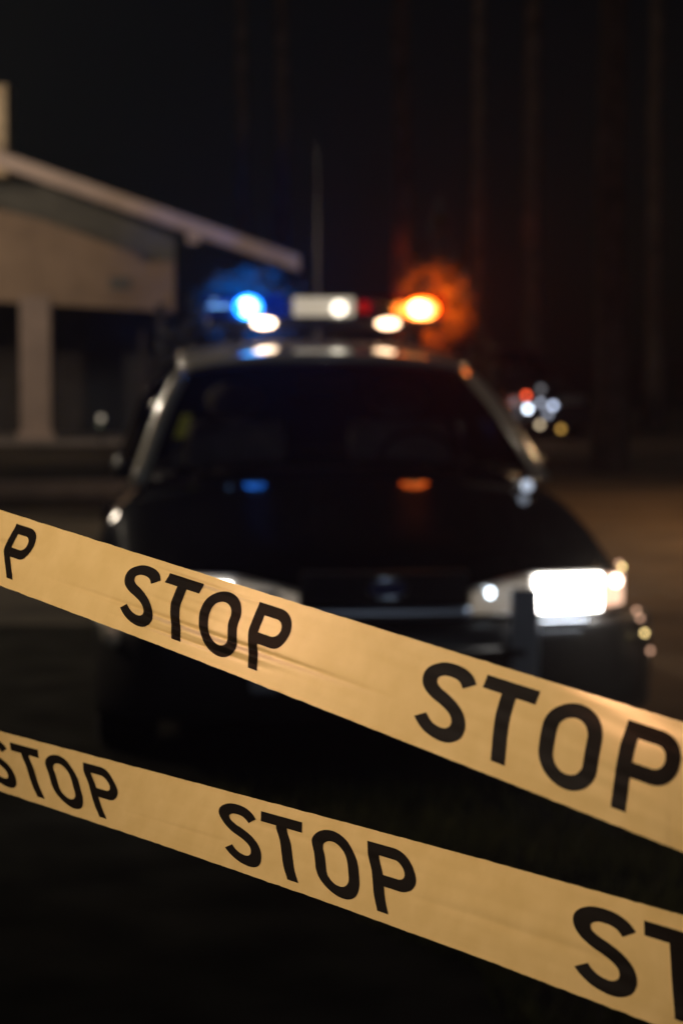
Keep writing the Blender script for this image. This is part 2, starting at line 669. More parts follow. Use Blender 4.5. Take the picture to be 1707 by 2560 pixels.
def build_wheel(t, s, parent):
    b = MB()
    sx = 1 if t > 0 else -1
    prof = [(0.20, -.11), (0.30, -.115), (0.335, -.09), (0.345, 0), (0.335, .09), (0.30, .115), (0.20, .11), (.20, -.11)]
    n = 36
    verts = [(t + p[1], s + p[0] * math.cos(2 * math.pi * k / n), 0.345 + p[0] * math.sin(2 * math.pi * k / n)) for k in range(n) for p in prof]
    m = len(prof)
    faces = [(k * m + j, ((k + 1) % n) * m + j, ((k + 1) % n) * m + j + 1, k * m + j + 1) for k in range(n) for j in range(m - 1)]
    b.add(verts, faces)
    w = b.build('wheel', M_rubber, parent, smooth=True)
    r = MB()
    prof = [(0.0, .07), (0.05, .085), (0.07, .06), (0.14, .05), (0.17, .09), (0.205, .10), (0.205, -.1)]
    verts = [(t + sx * p[1], s + p[0] * math.cos(2 * math.pi * k / n), 0.345 + p[0] * math.sin(2 * math.pi * k / n)) for k in range(n) for p in prof]
    m = len(prof)
    faces = [(k * m + j, ((k + 1) % n) * m + j, ((k + 1) % n) * m + j + 1, k * m + j + 1) for k in range(n) for j in range(m - 1)]
    r.add(verts, faces)
    r.build('rim', M_rim, w, smooth=True)


# greenhouse curves
def base_front(t):
    return 1.34 + 0.16 * (t / 0.84) ** 2


def top_front(t):
    return 2.06 + 0.09 * (t / 0.6) ** 2


def roof_z(t, s):
    k = (s - 2.06) / 1.3
    f = min(1.0, max(0.0, k / 0.5))
    return 1.466 + 0.082 * (1 - (1 - f) ** 2) - 0.05 * max(0.0, k - 0.6) ** 2 * 2 - 0.066 * (abs(t) / 0.62) ** 2.3


def ws(u, v):
    """windshield: u across, v up"""
    tb = -0.765 + 1.53 * u
    tt = -0.565 + 1.13 * u
    t = tb + (tt - tb) * v
    s = base_front(tb) + (top_front(tt) - base_front(tb)) * v
    z = 1.035 + (roof_z(tt, top_front(tt)) - 0.012 - 1.035) * v - 0.02 * (abs(tb) / .78) ** 2 * (1 - v)
    bul = math.sin(math.pi * v) * 0.03
    return (t, s - bul * 0.5, z + bul)


def build_sedan(car, paint, roof_paint, police):
    rings = [ring(s) for s in dense_stations()]
    ds = dense_stations()
    nr = len(rings[0])
    body, hood = MB(), MB()
    allv = [p for r in rings for p in r]
    bf, hf = [], []
    mid0, mid1 = NLOW + 7, NLOW + NTOP - 7
    for i in range(len(rings) - 1):
        for j in range(nr):
            f = (i * nr + j, (i + 1) * nr + j, (i + 1) * nr + (j + 1) % nr, i * nr + (j + 1) % nr)
            if 0.05 < ds[i][0] < 1.28 and mid0 <= j < mid1:
                hf.append(f)
            else:
                bf.append(f)
    for r_i in (0, len(rings) - 1):
        c = len(allv)
        rr = rings[r_i]
        allv.append((0, sum(p[1] for p in rr) / nr - (0.02 if r_i == 0 else -0.02), sum(p[2] for p in rr) / nr))
        for j in range(nr):
            bf.append((r_i * nr + j, r_i * nr + (j + 1) % nr, c))
    body.add(allv, bf)
    body.build('body', paint, car, smooth=True)
    hood.add([(p[0], p[1], p[2] + 0.001) for p in allv], hf)
    hb = hood.build('hood', paint, car, smooth=True)
    bm = bmesh.new()
    bm.from_mesh(hb.data)
    bmesh.ops.delete(bm, geom=[v for v in bm.verts if not v.link_faces], context='VERTS')
    bm.to_mesh(hb.data)
    bm.free()
    # roof
    b = MB()

    def rf(u, v):
        k = v
        t = (-0.62 + 1.24 * u) * (1 - 0.06 * k)
        s = top_front(t) - 0.01 + (3.32 - top_front(t)) * k
        return (t, s, roof_z(t, s))
    b.slab(rf, 24, 16, (0, 0.004, -0.035))
    b.build('roof', roof_paint, car, smooth=True)
    # windshield and other glass
    b = MB()
    b.grid(ws, 24, 14)
    w = b.build('windshield', M_glass, car, smooth=True)
    b = MB()
    b.grid(lambda u, v: ((-0.80 + 1.6 * u) + ((-0.56 + 1.12 * u) - (-0.80 + 1.6 * u)) * v, 4.05 - 0.74 * v, 1.0 + 0.45 * v + 0.03 * math.sin(math.pi * v)), 12, 8)
    b.build('rear_window', M_glass, car, smooth=True)
    for sx in (-1, 1):
        for (sb0, sb1, st0, st1) in ((1.62, 2.55, 2.22, 2.6), (2.63, 3.62, 2.68, 3.2)):
            b = MB()
            b.grid(lambda u, v: (sx * (wside(sb0 + (sb1 - sb0) * u) - 0.11 - (wside(sb0 + (sb1 - sb0) * u) - 0.69) * v * 0.8), sb0 + (sb1 - sb0) * u + ((st0 + (st1 - st0) * u) - (sb0 + (sb1 - sb0) * u)) * v, 1.0 + 0.43 * v), 8, 6)
            b.build('side_window', M_glass, car, smooth=True)
        # pillars
        b = MB()
        pts = [Vector(ws(0 if sx < 0 else 1, k / 10)) + Vector((sx * 0.025, 0.015, 0.004)) for k in range(-1, 10)]
        b.tube(pts, [0.034] * 11, 10, 0.75)
        b.build('windshield_pillar', roof_paint, car, smooth=True)
        b = MB()
        b.tube([(sx * 0.76, 2.59, 0.99), (sx * 0.69, 2.6, 1.22), (sx * 0.585, 2.64, 1.43)], 0.045, 10, 0.5)
        b.build('door_pillar', paint, car, smooth=True)
        b = MB()
        b.tube([(sx * 0.72, 3.9, 0.98), (sx * 0.65, 3.55, 1.25), (sx * 0.55, 3.25, 1.43)], [0.14, 0.11, 0.07], 10, 0.4)
        b.build('rear_pillar', paint, car, smooth=True)
        # door
        b = MB()
        b.slab(lambda u, v: (sx * (wside(1.72 + 1.75 * u) - 0.015 + 0.018 * math.sin(math.pi * min(1, v * 1.1))), 1.72 + 1.75 * u, 0.34 + 0.52 * v), 10, 8, (-sx * 0.04, 0, 0))
        d = b.build('door', paint, car, smooth=True)
        b = MB()
        b.box(sx * 0.875, sx * 0.905, 2.38, 2.55, 0.80, 0.83)
        b.build('door_handle', M_chrome, d)
        # mirror
        b = MB()
        b.ball((sx * 0.87, 1.84, 1.01), (0.035, 0.09, 0.05), 16, 10)
        b.tube([(sx * 0.80, 1.80, 0.98), (sx * 0.86, 1.82, 1.0)], 0.025, 8)
        b.build('side_mirror', M_plastic if police else paint, car, smooth=True)
    # interior
    b = MB()
    b.slab(lambda u, v: (-0.74 + 1.48 * u, 1.45 + 0.45 * v, 0.985 - 0.01 + 0.03 * math.sin(math.pi * v)), 8, 6, (0, 0, -0.12))
    b.build('dashboard', M_plastic, car, smooth=True)
    for t in (-0.36, 0.36):
        b = MB()
        b.slab(lambda u, v: (t - 0.24 + 0.48 * u + 0.03 * (0.5 - u) * v * 2, 2.30 + 0.16 * v - 0.05 * abs(u - .5) * 2, 0.62 + 0.56 * v), 8, 8, (0, 0.12, 0))
        b.ball((t, 2.50, 1.27), (0.13, 0.05, 0.085), 14, 8)
        b.build('seat', M_seat, car, smooth=True)
    b = MB()
    n = 24
    pts = [(0.38 + 0.18 * math.cos(2 * math.pi * k / n), 1.95 + 0.06 * math.sin(2 * math.pi * k / n), 0.98 + 0.17 * math.sin(2 * math.pi * k / n)) for k in range(n + 1)]
    b.tube(pts, 0.013, 8)
    b.build('steering_wheel', M_plastic, car, smooth=True)
    b = MB()
    b.slab(lambda u, v: (-0.12 + 0.24 * u, 2.02 - 0.01 * math.sin(math.pi * u), 1.31 + 0.07 * v), 6, 3, (0, 0.03, 0))
    b.build('rear_view_mirror', M_plastic, car, smooth=False, bevel=0.008)
    for s, tw in ((0.95, 0.865), (4.05, 0.715)):
        for t in (-tw, tw):
            build_wheel(t, s, car)
    # bumper
    b = MB()

    def bump(u, v):
        t = -0.985 + 1.97 * u
        s = 0.16 * (abs(t) / 0.95) ** 2 + 4.5 * max(0, abs(t) - 0.78) ** 2
        return (t, s - 0.045 - 0.05 * math.sin(math.pi * v) ** 0.6, 0.23 + 0.335 * v)
    b.slab(bump, 40, 10, (0, 0.12, 0))
    bp = b.build('front_bumper', M_plastic if police else paint, car, smooth=True)
    b = MB()
    b.slab(lambda u, v: (-0.76 + 1.52 * u, 5.26 - 0.1 * abs(2 * u - 1) ** 2 + 0.04 * math.sin(math.pi * v), 0.3 + 0.28 * v), 20, 6, (0, -0.1, 0))
    b.build('rear_bumper', paint, car, smooth=True)
    for sx in (-1, 1):
        b = MB()
        b.box(sx * 0.5, sx * 0.72, 5.18, 5.27, 0.66, 0.82)
        b.build('tail_lamp', mat('red_lens', (0.3, 0.01, 0.01), 0.2), car, bevel=0.01)


CAR_ROT = R(6.0)
car = thing('police_car', 'black police car with pale roof pillars and lit headlights, facing the yellow tapes', 'police car', (0.15, 8.2, 0), CAR_ROT)
build_sedan(car, M_black, M_white, True)

# grille, chrome bar, badge
b = front_patch(-0.285, 0.285, 0.625, 0.738, 0.0, 0.03, 12, 2)
gr = b.build('grille', M_plastic, car)
b = MB()
for k in range(6):
    z = 0.635 + 0.0185 * k
    b.slab(lambda u, v: (-0.28 + 0.56 * u, front_s(-0.28 + 0.56 * u) - 0.012, z + 0.008 * v), 12, 1, (0, 0.011, 0))
b.build('grille_bars', M_grille, gr)
b = MB()
for k in range(28):
    a0, a1 = 2 * math.pi * k / 28, 2 * math.pi * (k + 1) / 28
    c = (0.005, -0.028, 0.683)
    b.add([c, (c[0] + 0.062 * math.cos(a0), -0.018, c[2] + 0.027 * math.sin(a0)), (c[0] + 0.062 * math.cos(a1), -0.018, c[2] + 0.027 * math.sin(a1))], [(0, 1, 2)], 0)
    b.add([(c[0] + r * math.cos(a), y, c[2] + q * math.sin(a)) for a in (a0, a1) for (r, q, y) in ((0.062, 0.027, -0.018), (0.072, 0.035, -0.022), (0.075, 0.038, -0.01))],
          [(0, 1, 4, 3), (1, 2, 5, 4)], 1)
b.build('badge', [M_badge, M_chrome], gr, smooth=True)
b = MB()
b.tube([(-0.29 + 0.58 * k / 20, front_s(-0.29 + 0.58 * k / 20) - 0.012, 0.597) for k in range(21)], 0.0215, 16)
b.build('chrome_trim', mat('satin_chrome', (0.66, 0.72, 0.85), 0.42, metal=1.0), car, smooth=True)

# headlights
M_head = emat('headlight_glow', (1.0, 0.97, 0.92), 24)
M_head_in = emat('headlight_side_glow', (1.0, 0.84, 0.66), 0.22)
M_corner = emat('corner_glow', (1.0, 0.60, 0.40), 1.5)
M_spark = emat('bulb_glow', (0.75, 0.88, 1.0), 9)
M_warmspark = emat('corner_bulb_glow', (1.0, 0.75, 0.6), 12)
for sx in (-1, 1):
    def mir(a, bb):
        return (a, bb) if sx > 0 else (-bb, -a)
    h = front_patch(*mir(0.292, 0.872), 0.585, 0.728, 0.004, 0.05, 24, 3, 0.22).build('headlight', M_reflector, car)
    front_patch(*mir(0.528, 0.765), 0.594, 0.716 if sx > 0 else 0.700, 0.02, 0.012, 8, 3).build('bulb_lens', M_head, h)
    front_patch(*mir(0.300, 0.505), 0.594, 0.716, 0.02, 0.012, 12, 3, 0.24).build('inner_lens', M_head_in, h)
    front_patch(*mir(0.775, 0.866), 0.604, 0.712, 0.02, 0.012, 6, 3).build('corner_lens', M_corner, h)
    b = MB()
    b.ball((sx * 0.36, front_s(0.36) - 0.03, 0.665 if sx > 0 else 0.645), (0.012, 0.01, 0.016), 10, 8)
    b.build('side_bulb', M_spark if sx > 0 else M_reflector, h, smooth=True)
    b = MB()
    b.ball((sx * 0.825, front_s(0.825) - 0.03, 0.69), (0.02, 0.012, 0.018), 10, 8)
    b.build('corner_bulb', M_warmspark, h, smooth=True)
    front_patch(*mir(0.525, 0.70), 0.542, 0.573, 0.10, 0.02, 8, 2).build('added_ledge_strip', M_chrome, car, bevel=0.004)  # chrome strip added to carry the headlight's reflection on the bumper ledge

# push bumper in front of the grille
b = MB()
pushers = (-0.42, 0.465)
for t in pushers:
    b = MB()
    b.slab(lambda u, v: (t - 0.046 + 0.092 * u, -0.135 + front_s(t) - 0.02 * math.sin(math.pi * v), 0.34 + 0.345 * v), 2, 10, (0, 0.05, 0))
    b.build('push_bumper', M_bar, car, bevel=0.01)
b = MB()
b.tube([(-0.42, -0.1, 0.47), (0.465, -0.1, 0.47)], 0.02, 10)
b.build('push_bar', M_plastic, car, smooth=True)

# pale curved strip standing in for a highlight on the bumper corner
b = MB()
pts = []
for k in range(9):
    a = k / 8
    t = -0.955 + 0.05 * a ** 2
    pts.append((t, 0.16 * (t / 0.95) ** 2 + 4.5 * max(0, abs(t) - 0.78) ** 2 - 0.075, 0.60 - 0.115 * a))
b.tube(pts, [0.014, .020, .024, .026, .028, .032, .036, .034, .02], 10)
b.build('corner_highlight', M_white, car, smooth=True)

# spotlight at the windshield base
b = MB()
b.ball((0.70, 1.20, 0.96), (0.045, 0.04, 0.045), 18, 12)
b.tube([(0.72, 1.22, 0.96), (0.80, 1.42, 0.99)], 0.012, 8)
sp = b.build('spotlight', M_chrome, car, smooth=True)
b = MB()
b.ball((0.70, 1.165, 0.965), (0.022, 0.012, 0.022), 12, 8)
b.build('spotlight_lens', emat('spotlight_glow', (0.72, 0.82, 1.0), 0.9), sp, smooth=True)  # lens glow stands in for the bluish reflection in the chrome

# yellow sheet behind the windshield
b = MB()
b.slab(lambda u, v: Vector(ws(0.042 + 0.03 * u, 0.22 + 0.20 * v)) + Vector((0, -0.012, 0.012)), 3, 3, (0, 0.004, 0))
b.build('reflective_sheet', M_vest, car)

# small glowing beads stand in for paint glints down the left fender
M_glint = emat('glint_glow', (1.0, 0.72, 0.28), 5)
M_glint2 = emat('glint_glow_pink', (1.0, 0.55, 0.35), 1.8)
for (px, py, y, m) in ((1428, 1302, 8.50, M_glint), (1421, 1294, 8.5, M_glint2), (1461, 1402, 8.45, M_glint2), (1470, 1420, 8.45, M_glint2), (1480, 1454, 8.45, M_glint), (1493, 1495, 8.45, M_glint2)):
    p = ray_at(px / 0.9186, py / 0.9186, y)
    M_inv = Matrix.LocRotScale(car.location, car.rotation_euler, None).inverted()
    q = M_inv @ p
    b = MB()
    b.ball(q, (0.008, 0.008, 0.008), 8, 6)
    b.build('fender_glint', m, car, smooth=True)

# light bar
bar = thing('light_bar', 'flashing light bar on the police car roof, with blue and amber ends', 'light bar')
bar.parent = None
bar.location = car.location + Matrix.Rotation(CAR_ROT, 3, 'Z') @ Vector((0.028, 2.65, 0))
bar.rotation_euler = (0, 0, CAR_ROT)


def dome(t0, t1, z0, z1, hy, n=4.0):
    b = MB()
    N = 20
    prof = []
    for k in range(N):
        a = 2 * math.pi * k / N
        c, s = math.cos(a), math.sin(a)
        prof.append((hy * math.copysign(abs(c) ** (2 / n), c), (z0 + z1) / 2 + (z1 - z0) / 2 * math.copysign(abs(s) ** (2 / n), s)))
    tt = [t0, t0 + 0.012, t1 - 0.012, t1]
    sc = [0.9, 1, 1, 0.9]
    v = [(t, p[0] * q, (z0 + z1) / 2 + (p[1] - (z0 + z1) / 2) * q) for t, q in zip(tt, sc) for p in prof]
    f = [(i * N + k, i * N + (k + 1) % N, (i + 1) * N + (k + 1) % N, (i + 1) * N + k) for i in range(3) for k in range(N)]
    f += [tuple(range(N)), tuple(3 * N + k for k in range(N))]
    b.add(v, f)
    return b


b = MB()
b.box(-0.50, 0.545, -0.13, 0.13, 1.588, 1.634)
b.tube([(-0.38, 0, 1.51), (-0.38, 0, 1.59)], 0.05, 10)
b.tube([(0.42, 0, 1.51), (0.42, 0, 1.59)], 0.05, 10)
b.build('bar_base', mat('bar_base_grey', (0.10, 0.10, 0.105), 0.4), bar, bevel=0.012)
dome(-0.505, -0.140, 1.636, 1.738, 0.148).build('blue_dome', clear_mat('blue_plastic', (0.25, 0.5, 0.95), 0.03), bar, smooth=True)
dome(-0.125, 0.155, 1.636, 1.738, 0.13).build('clear_dome', clear_mat('clear_plastic', (0.9, 0.88, 0.82), 0.03), bar, smooth=True)
dome(0.158, 0.225, 1.636, 1.735, 0.125).build('red_dome', clear_mat('red_plastic', (0.9, 0.08, 0.03), 0.03), bar, smooth=True)
dome(0.228, 0.550, 1.636, 1.738, 0.148).build('amber_dome', clear_mat('amber_plastic', (1.0, 0.42, 0.10), 0.03), bar, smooth=True)


def bar_lamp(name, t, z, hw, hh, m, y=-0.09):
    b = MB()
    b.ball((t, y, z), (hw, 0.018, hh), 14, 10)
    return b.build(name, m, bar, smooth=True)




def projector(name, t, z, rx, rz, rim, bulb):
    n = 28

    def loop(kx, kz, y):
        return [(t + kx * math.cos(2 * math.pi * k / n), y, z + kz * math.sin(2 * math.pi * k / n)) for k in range(n)]
    ox, oz = rx + 0.016, rz + 0.013
    b = MB()
    loops = [loop(rx, rz, -0.125), loop(rx, rz, 0.04), loop(rx * 1.06, rz * 1.06, 0.045), loop(rx * 1.06, rz * 1.06, -0.12)]
    b.add([p for l in loops for p in l], [(a * n + k, a * n + (k + 1) % n, (a + 1) * n + (k + 1) % n, (a + 1) * n + k) for a in range(3) for k in range(n)])
    o = b.build(name, M_plastic, bar, smooth=True)
    b = MB()
    loops = [loop(rx, rz, -0.126), loop((rx + ox) / 2, (rz + oz) / 2, -0.134), loop(ox, oz, -0.120), loop(ox, oz, -0.08)]
    b.add([p for l in loops for p in l], [(a * n + k, a * n + (k + 1) % n, (a + 1) * n + (k + 1) % n, (a + 1) * n + k) for a in range(3) for k in range(n)])
    b.build('rim_lens', rim, o, smooth=True)
    b = MB()
    b.ball((t, 0.035, z), (rx * 0.97, 0.012, rz * 0.97), 20, 10)
    b.build('bulb', bulb, o, smooth=True)
    return o


projector('blue_lamp', -0.325, 1.683, 0.044, 0.036, emat('blue_glow', (0.03, 0.36, 1.0), 10), emat('blue_bulb_glow', (0.7, 0.9, 1.0), 30))
projector('amber_lamp', 0.447, 1.676, 0.058, 0.036, emat('amber_glow', (1.0, 0.28, 0.05), 11), emat('amber_bulb_glow', (0.8, 0.9, 1.0), 34))
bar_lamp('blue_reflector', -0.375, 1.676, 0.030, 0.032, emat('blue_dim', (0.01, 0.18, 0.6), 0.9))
bar_lamp('amber_bulb', 0.372, 1.672, 0.018, 0.024, emat('amber_side_glow', (1.0, 0.8, 0.7), 5), -0.092)
bar_lamp('takedown_lamp', -0.258, 1.612, 0.052, 0.022, emat('takedown_glow', (1.0, 0.72, 0.50), 10), -0.135)
bar_lamp('takedown_lamp', 0.292, 1.610, 0.052, 0.022, emat('takedown_warm_glow', (1.0, 0.64, 0.38), 7), -0.135)
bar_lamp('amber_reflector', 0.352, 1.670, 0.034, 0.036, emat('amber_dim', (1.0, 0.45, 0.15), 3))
bar_lamp('white_lamp', 0.080, 1.678, 0.034, 0.034, emat('white_glow', (1.0, 0.92, 0.78), 3.6))
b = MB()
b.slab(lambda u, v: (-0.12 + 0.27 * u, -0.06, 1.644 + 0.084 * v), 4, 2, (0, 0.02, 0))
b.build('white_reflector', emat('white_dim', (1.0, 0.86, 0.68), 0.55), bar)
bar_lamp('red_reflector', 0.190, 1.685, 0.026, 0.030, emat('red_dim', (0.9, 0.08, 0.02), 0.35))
bar_lamp('end_glint', -0.475, 1.71, 0.012, 0.012, emat('end_cap_glint', (0.8, 0.85, 0.9), 0.8), -0.12)  # glowing bead in place of a glint on the bar's end cap

# the beams of the lamps, thrown forward through the haze


def beam(t, z, power, color, size, cone=50, y=-0.15, parent=None, down=0.0, fwd=-1.0, side=0.0):
    L = bpy.data.lights.new('beam', 'SPOT')
    L.energy = power
    L.color = color
    L.spot_size = R(cone)
    L.spot_blend = 1.0
    L.shadow_soft_size = size
    o = bpy.data.objects.new('beam', L)
    C.objects.link(o)
    o.parent = parent or bar
    o.location = (t, y, z)
    o.rotation_euler = Vector((side, fwd, -down)).to_track_quat('-Z', 'Y').to_euler()


P_BLUE, P_AMBER = 150.0, 190.0
beam(-0.325, 1.680, P_BLUE, (0.02, 0.35, 1.0), 0.025, 40, -0.12)
beam(0.440, 1.672, P_AMBER, (1.0, 0.24, 0.02), 0.025, 40, -0.12)
beam(0.645, 0.66, 180, (1.0, 0.85, 0.7), 0.03, 40, front_s(0.645) - 0.05, car)
# added backward spots light the bushes to make a halo round the bar
beam(-0.325, 1.70, 6500, (0.0, 0.30, 1.0), 0.03, 11, 0.14, None, -0.025, 1.0, 0.075)
beam(0.440, 1.70, 12000, (1.0, 0.20, 0.015), 0.035, 9, 0.14, None, -0.015, 1.0, 0.165)

# antenna behind the bar
ant = tag(MB().build('roof_antenna', M_chrome) if False else (lambda b: (b.tube([(-0.02, 0, 0), (-0.02, 0, 0.03), (-0.02, 0, 0.05), (-0.02, 0, 0.9)], [0.022, 0.016, 0.008, 0.002], 8), b.build('roof_antenna', mat('antenna_steel', (0.2, 0.185, 0.17), 0.4, metal=0.4), None, smooth=True))[1])(MB()),
          'thin pale whip antenna rising above the middle of the light bar', 'antenna')
ant.location = car.location + Matrix.Rotation(CAR_ROT, 3, 'Z') @ Vector((0.07, 2.95, 1.525))


# ================================================================== parked car far off
car2 = thing('parked_car', 'dark parked car far off on the road, showing tiny red and white lights', 'car', (3.18, 39.0, 0), R(12))
build_sedan(car2, mat('dark_blue_paint', (0.012, 0.014, 0.02), 0.3, coat=0.8), mat('dark_roof_paint', (0.02, 0.022, 0.028), 0.3, coat=0.8), False)
front_patch(-0.285, 0.285, 0.60, 0.72, 0.01, 0.03, 8, 2).build('grille', M_grille, car2)
for sx in (-1, 1):
    front_patch(*((0.35, 0.86) if sx > 0 else (-0.86, -0.35)), 0.60, 0.73, 0.004, 0.05, 8, 2).build('headlight', M_reflector, car2)
inv2 = Matrix.LocRotScale(car2.location, car2.rotation_euler, None).inverted()
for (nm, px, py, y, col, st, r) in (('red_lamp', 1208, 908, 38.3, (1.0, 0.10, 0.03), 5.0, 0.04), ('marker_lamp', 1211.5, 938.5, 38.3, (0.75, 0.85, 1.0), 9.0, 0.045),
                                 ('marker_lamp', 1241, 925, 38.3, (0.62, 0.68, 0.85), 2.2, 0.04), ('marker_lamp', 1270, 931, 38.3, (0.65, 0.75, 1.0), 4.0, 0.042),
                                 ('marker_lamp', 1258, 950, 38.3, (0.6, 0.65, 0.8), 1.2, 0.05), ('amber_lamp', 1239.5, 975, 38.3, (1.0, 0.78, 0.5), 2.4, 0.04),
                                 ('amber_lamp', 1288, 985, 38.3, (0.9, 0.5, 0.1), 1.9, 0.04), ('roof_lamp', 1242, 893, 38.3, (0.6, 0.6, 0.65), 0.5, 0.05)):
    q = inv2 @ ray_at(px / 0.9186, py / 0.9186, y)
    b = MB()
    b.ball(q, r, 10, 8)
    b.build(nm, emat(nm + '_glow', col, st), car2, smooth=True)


# ================================================================== house
M_wall = mat('tan_siding', (0.36, 0.25, 0.165), 0.8, noise_scale=2.0, noise_amt=0.18, bump=0.2)
M_trim = mat('pale_trim', (0.70, 0.54, 0.45), 0.6, noise_scale=3, noise_amt=0.1)
M_roofing = mat('grey_shingles', (0.08, 0.085, 0.085), 0.9, noise_scale=5, noise_amt=0.3, bump=0.5)
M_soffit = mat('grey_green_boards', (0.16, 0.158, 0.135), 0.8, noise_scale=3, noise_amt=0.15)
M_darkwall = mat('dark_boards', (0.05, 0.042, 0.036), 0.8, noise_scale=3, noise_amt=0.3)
M_brick = mat('pale_chimney', (0.74, 0.58, 0.38), 0.85, noise_scale=8, noise_amt=0.2, bump=0.4)
M_slab = mat('concrete', (0.26, 0.22, 0.19), 0.85, noise_scale=3, noise_amt=0.2)
house = thing('house', 'low gabled house with tan upper wall and an open porch on one pale column', 'house', (-5.0, 38.0, 0))
hx, hy = 5.0, -38.0


def hw(px, py, y):
    p = ray_at(px / 0.9186, py / 0.9186, y)
    return (p.x + hx, p.z)


# rake line in house coordinates (x, z) at y = 37
r0, r1 = hw(-420, 205, 37.0), hw(688, 592, 37.0)
kz = (r1[1] - r0[1]) / (r1[0] - r0[0])


def rake(x):
    return r0[1] + kz * (x - r0[0])


b = MB()
b.slab(lambda u, v: (r0[0] + (r1[0] - r0[0]) * u, -0.9 + 8.5 * v, rake(r0[0] + (r1[0] - r0[0]) * u) + 0.03), 2, 2, (0, 0, -0.10))
lx = r0[0] - 5.5
b.slab(lambda u, v: (r0[0] + (lx - r0[0]) * u, -0.9 + 8.5 * v, rake(r0[0]) + 0.03 + kz * 5.5 * u), 2, 2, (0, 0, -0.10))
rf = b.build('roof', M_roofing, house)
b = MB()
b.slab(lambda u, v: (r0[0] + (r1[0] - r0[0]) * u, -0.96, rake(r0[0] + (r1[0] - r0[0]) * u) + 0.03 - 0.24 + 0.24 * v), 6, 1, (0, 0.055, 0))
b.box(r1[0] - 1.72, r1[0] - 1.52, -0.965, -0.90, rake(r1[0] - 1.6) - 0.34, rake(r1[0] - 1.6) - 0.2)
b.build('fascia_board', M_trim, rf)
# chimney
cx0, cz0 = hw(-70, 345, 37.6)
cx1, cz1 = hw(24, 212, 37.6)
b = MB()
b.box(cx0, cx1, -0.55, 0.15, rake(cx1) - 0.3, cz1)
b.box(cx0 - 0.06, cx1 + 0.02, -0.6, 0.2, cz1, cz1 + 0.07)
b.build('chimney', M_brick, rf, bevel=0.01)
# upper wall panel
b = MB()
pan = [hw(-420, 300, 37.9), hw(-10, 480, 37.9), hw(100, 505, 37.9), hw(318, 585, 37.9), hw(330, 602, 37.9), hw(402, 600, 37.9), hw(402, 716, 37.9), hw(-420, 668, 37.9)]
n = len(pan)
b.add([(x, -0.1, z) for x, z in pan] + [(x, 0.1, z) for x, z in pan],
      [tuple(range(n)), tuple(range(2 * n - 1, n - 1, -1))] + [(k, k + n, (k + 1) % n + n, (k + 1) % n) for k in range(n)])
wl = b.build('upper_wall', M_wall, house)
b = MB()
vx, vz = hw(278, 650, 37.9)
b.box(vx - 0.16, vx + 0.16, -0.13, -0.098, vz - 0.09, vz + 0.09)
b.build('wall_vent', M_soffit, wl)
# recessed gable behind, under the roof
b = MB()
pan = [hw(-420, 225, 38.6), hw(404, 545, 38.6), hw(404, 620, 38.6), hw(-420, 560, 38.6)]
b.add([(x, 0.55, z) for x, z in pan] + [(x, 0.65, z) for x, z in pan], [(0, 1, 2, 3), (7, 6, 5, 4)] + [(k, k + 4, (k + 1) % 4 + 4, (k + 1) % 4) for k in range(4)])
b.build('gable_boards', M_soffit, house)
# column and porch
c0, zc0 = hw(48, 1012, 37.9)
c1, zc1 = hw(118, 695, 37.9)
b = MB()
b.box(c0, c1, -0.14, 0.22, 0.16, zc1 + 0.1)
b.box(c0 - 0.05, c1 + 0.05, -0.19, 0.27, 0.08, 0.2)
b.build('porch_column', mat('column_paint', (0.40, 0.30, 0.24), 0.7, noise_scale=3, noise_amt=0.12), house, bevel=0.01)
b = MB()
b.box(-5.5, hw(405, 900, 38)[0], -0.5, 4.0, 0.0, 0.08)
b.build('porch_floor', M_slab, house)
b = MB()
wx = hw(402, 900, 40)[0]
b.box(-5.5, wx, 2.6, 2.8, 0.08, 2.6)
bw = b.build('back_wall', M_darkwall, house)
b = MB()
dx = hw(255, 900, 40)[0]
b.box(dx - 0.45, dx + 0.45, 2.55, 2.605, 0.08, 2.1)
dd = b.build('door', mat('door_paint', (0.03, 0.032, 0.034), 0.5), house)
b = MB()
b.ball((dx + 0.36, 2.51, 1.05), 0.035, 10, 8)
b.build('handle', M_chrome, dd, smooth=True)
b = MB()
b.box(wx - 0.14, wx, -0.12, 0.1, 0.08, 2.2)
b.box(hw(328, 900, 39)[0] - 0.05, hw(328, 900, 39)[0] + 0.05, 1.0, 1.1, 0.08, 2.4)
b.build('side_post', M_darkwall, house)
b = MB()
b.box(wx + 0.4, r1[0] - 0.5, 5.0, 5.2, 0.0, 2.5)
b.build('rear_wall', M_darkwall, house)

# two dim glints near the house, built as glowing balls on a stake
gl = thing('glint_stake', 'two tiny dim glints in front of the dark porch, built on a stake', 'garden light', tuple(ray_at(232 / .9186, 962 / .9186, 34.0)[:2]) + (0,))
zt = ray_at(232 / .9186, 960 / .9186, 34.0).z
b = MB()
b.tube([(0, 0, 0), (0, 0, zt - 0.05)], 0.015, 8)
b.build('stake', M_plastic, gl)
b = MB()
b.ball((0, 0, zt), 0.04, 10, 8)
b.build('glint_ball', emat('stake_glint', (1.0, 0.85, 0.65), 0.55), gl, smooth=True)
b = MB()
b.ball((-0.02, 0, zt - 0.09), 0.03, 10, 8)
b.build('dim_glint_ball', emat('stake_dim_glow', (0.9, 1.0, 0.6), 0.12), gl, smooth=True)

# low kerb wall seen left of the car
kb = tag((lambda b: (b.slab(lambda u, v: (-4.2 + 3.0 * u, 24.0 + 0.5 * u, 0.0 + 0.16 * v), 10, 1, (0, 0.35, 0)), b.build('garden_kerb', M_slab, None, bevel=0.02))[1])(MB()),
         'low pale garden kerb on the ground left of the car, in front of the house', 'kerb')


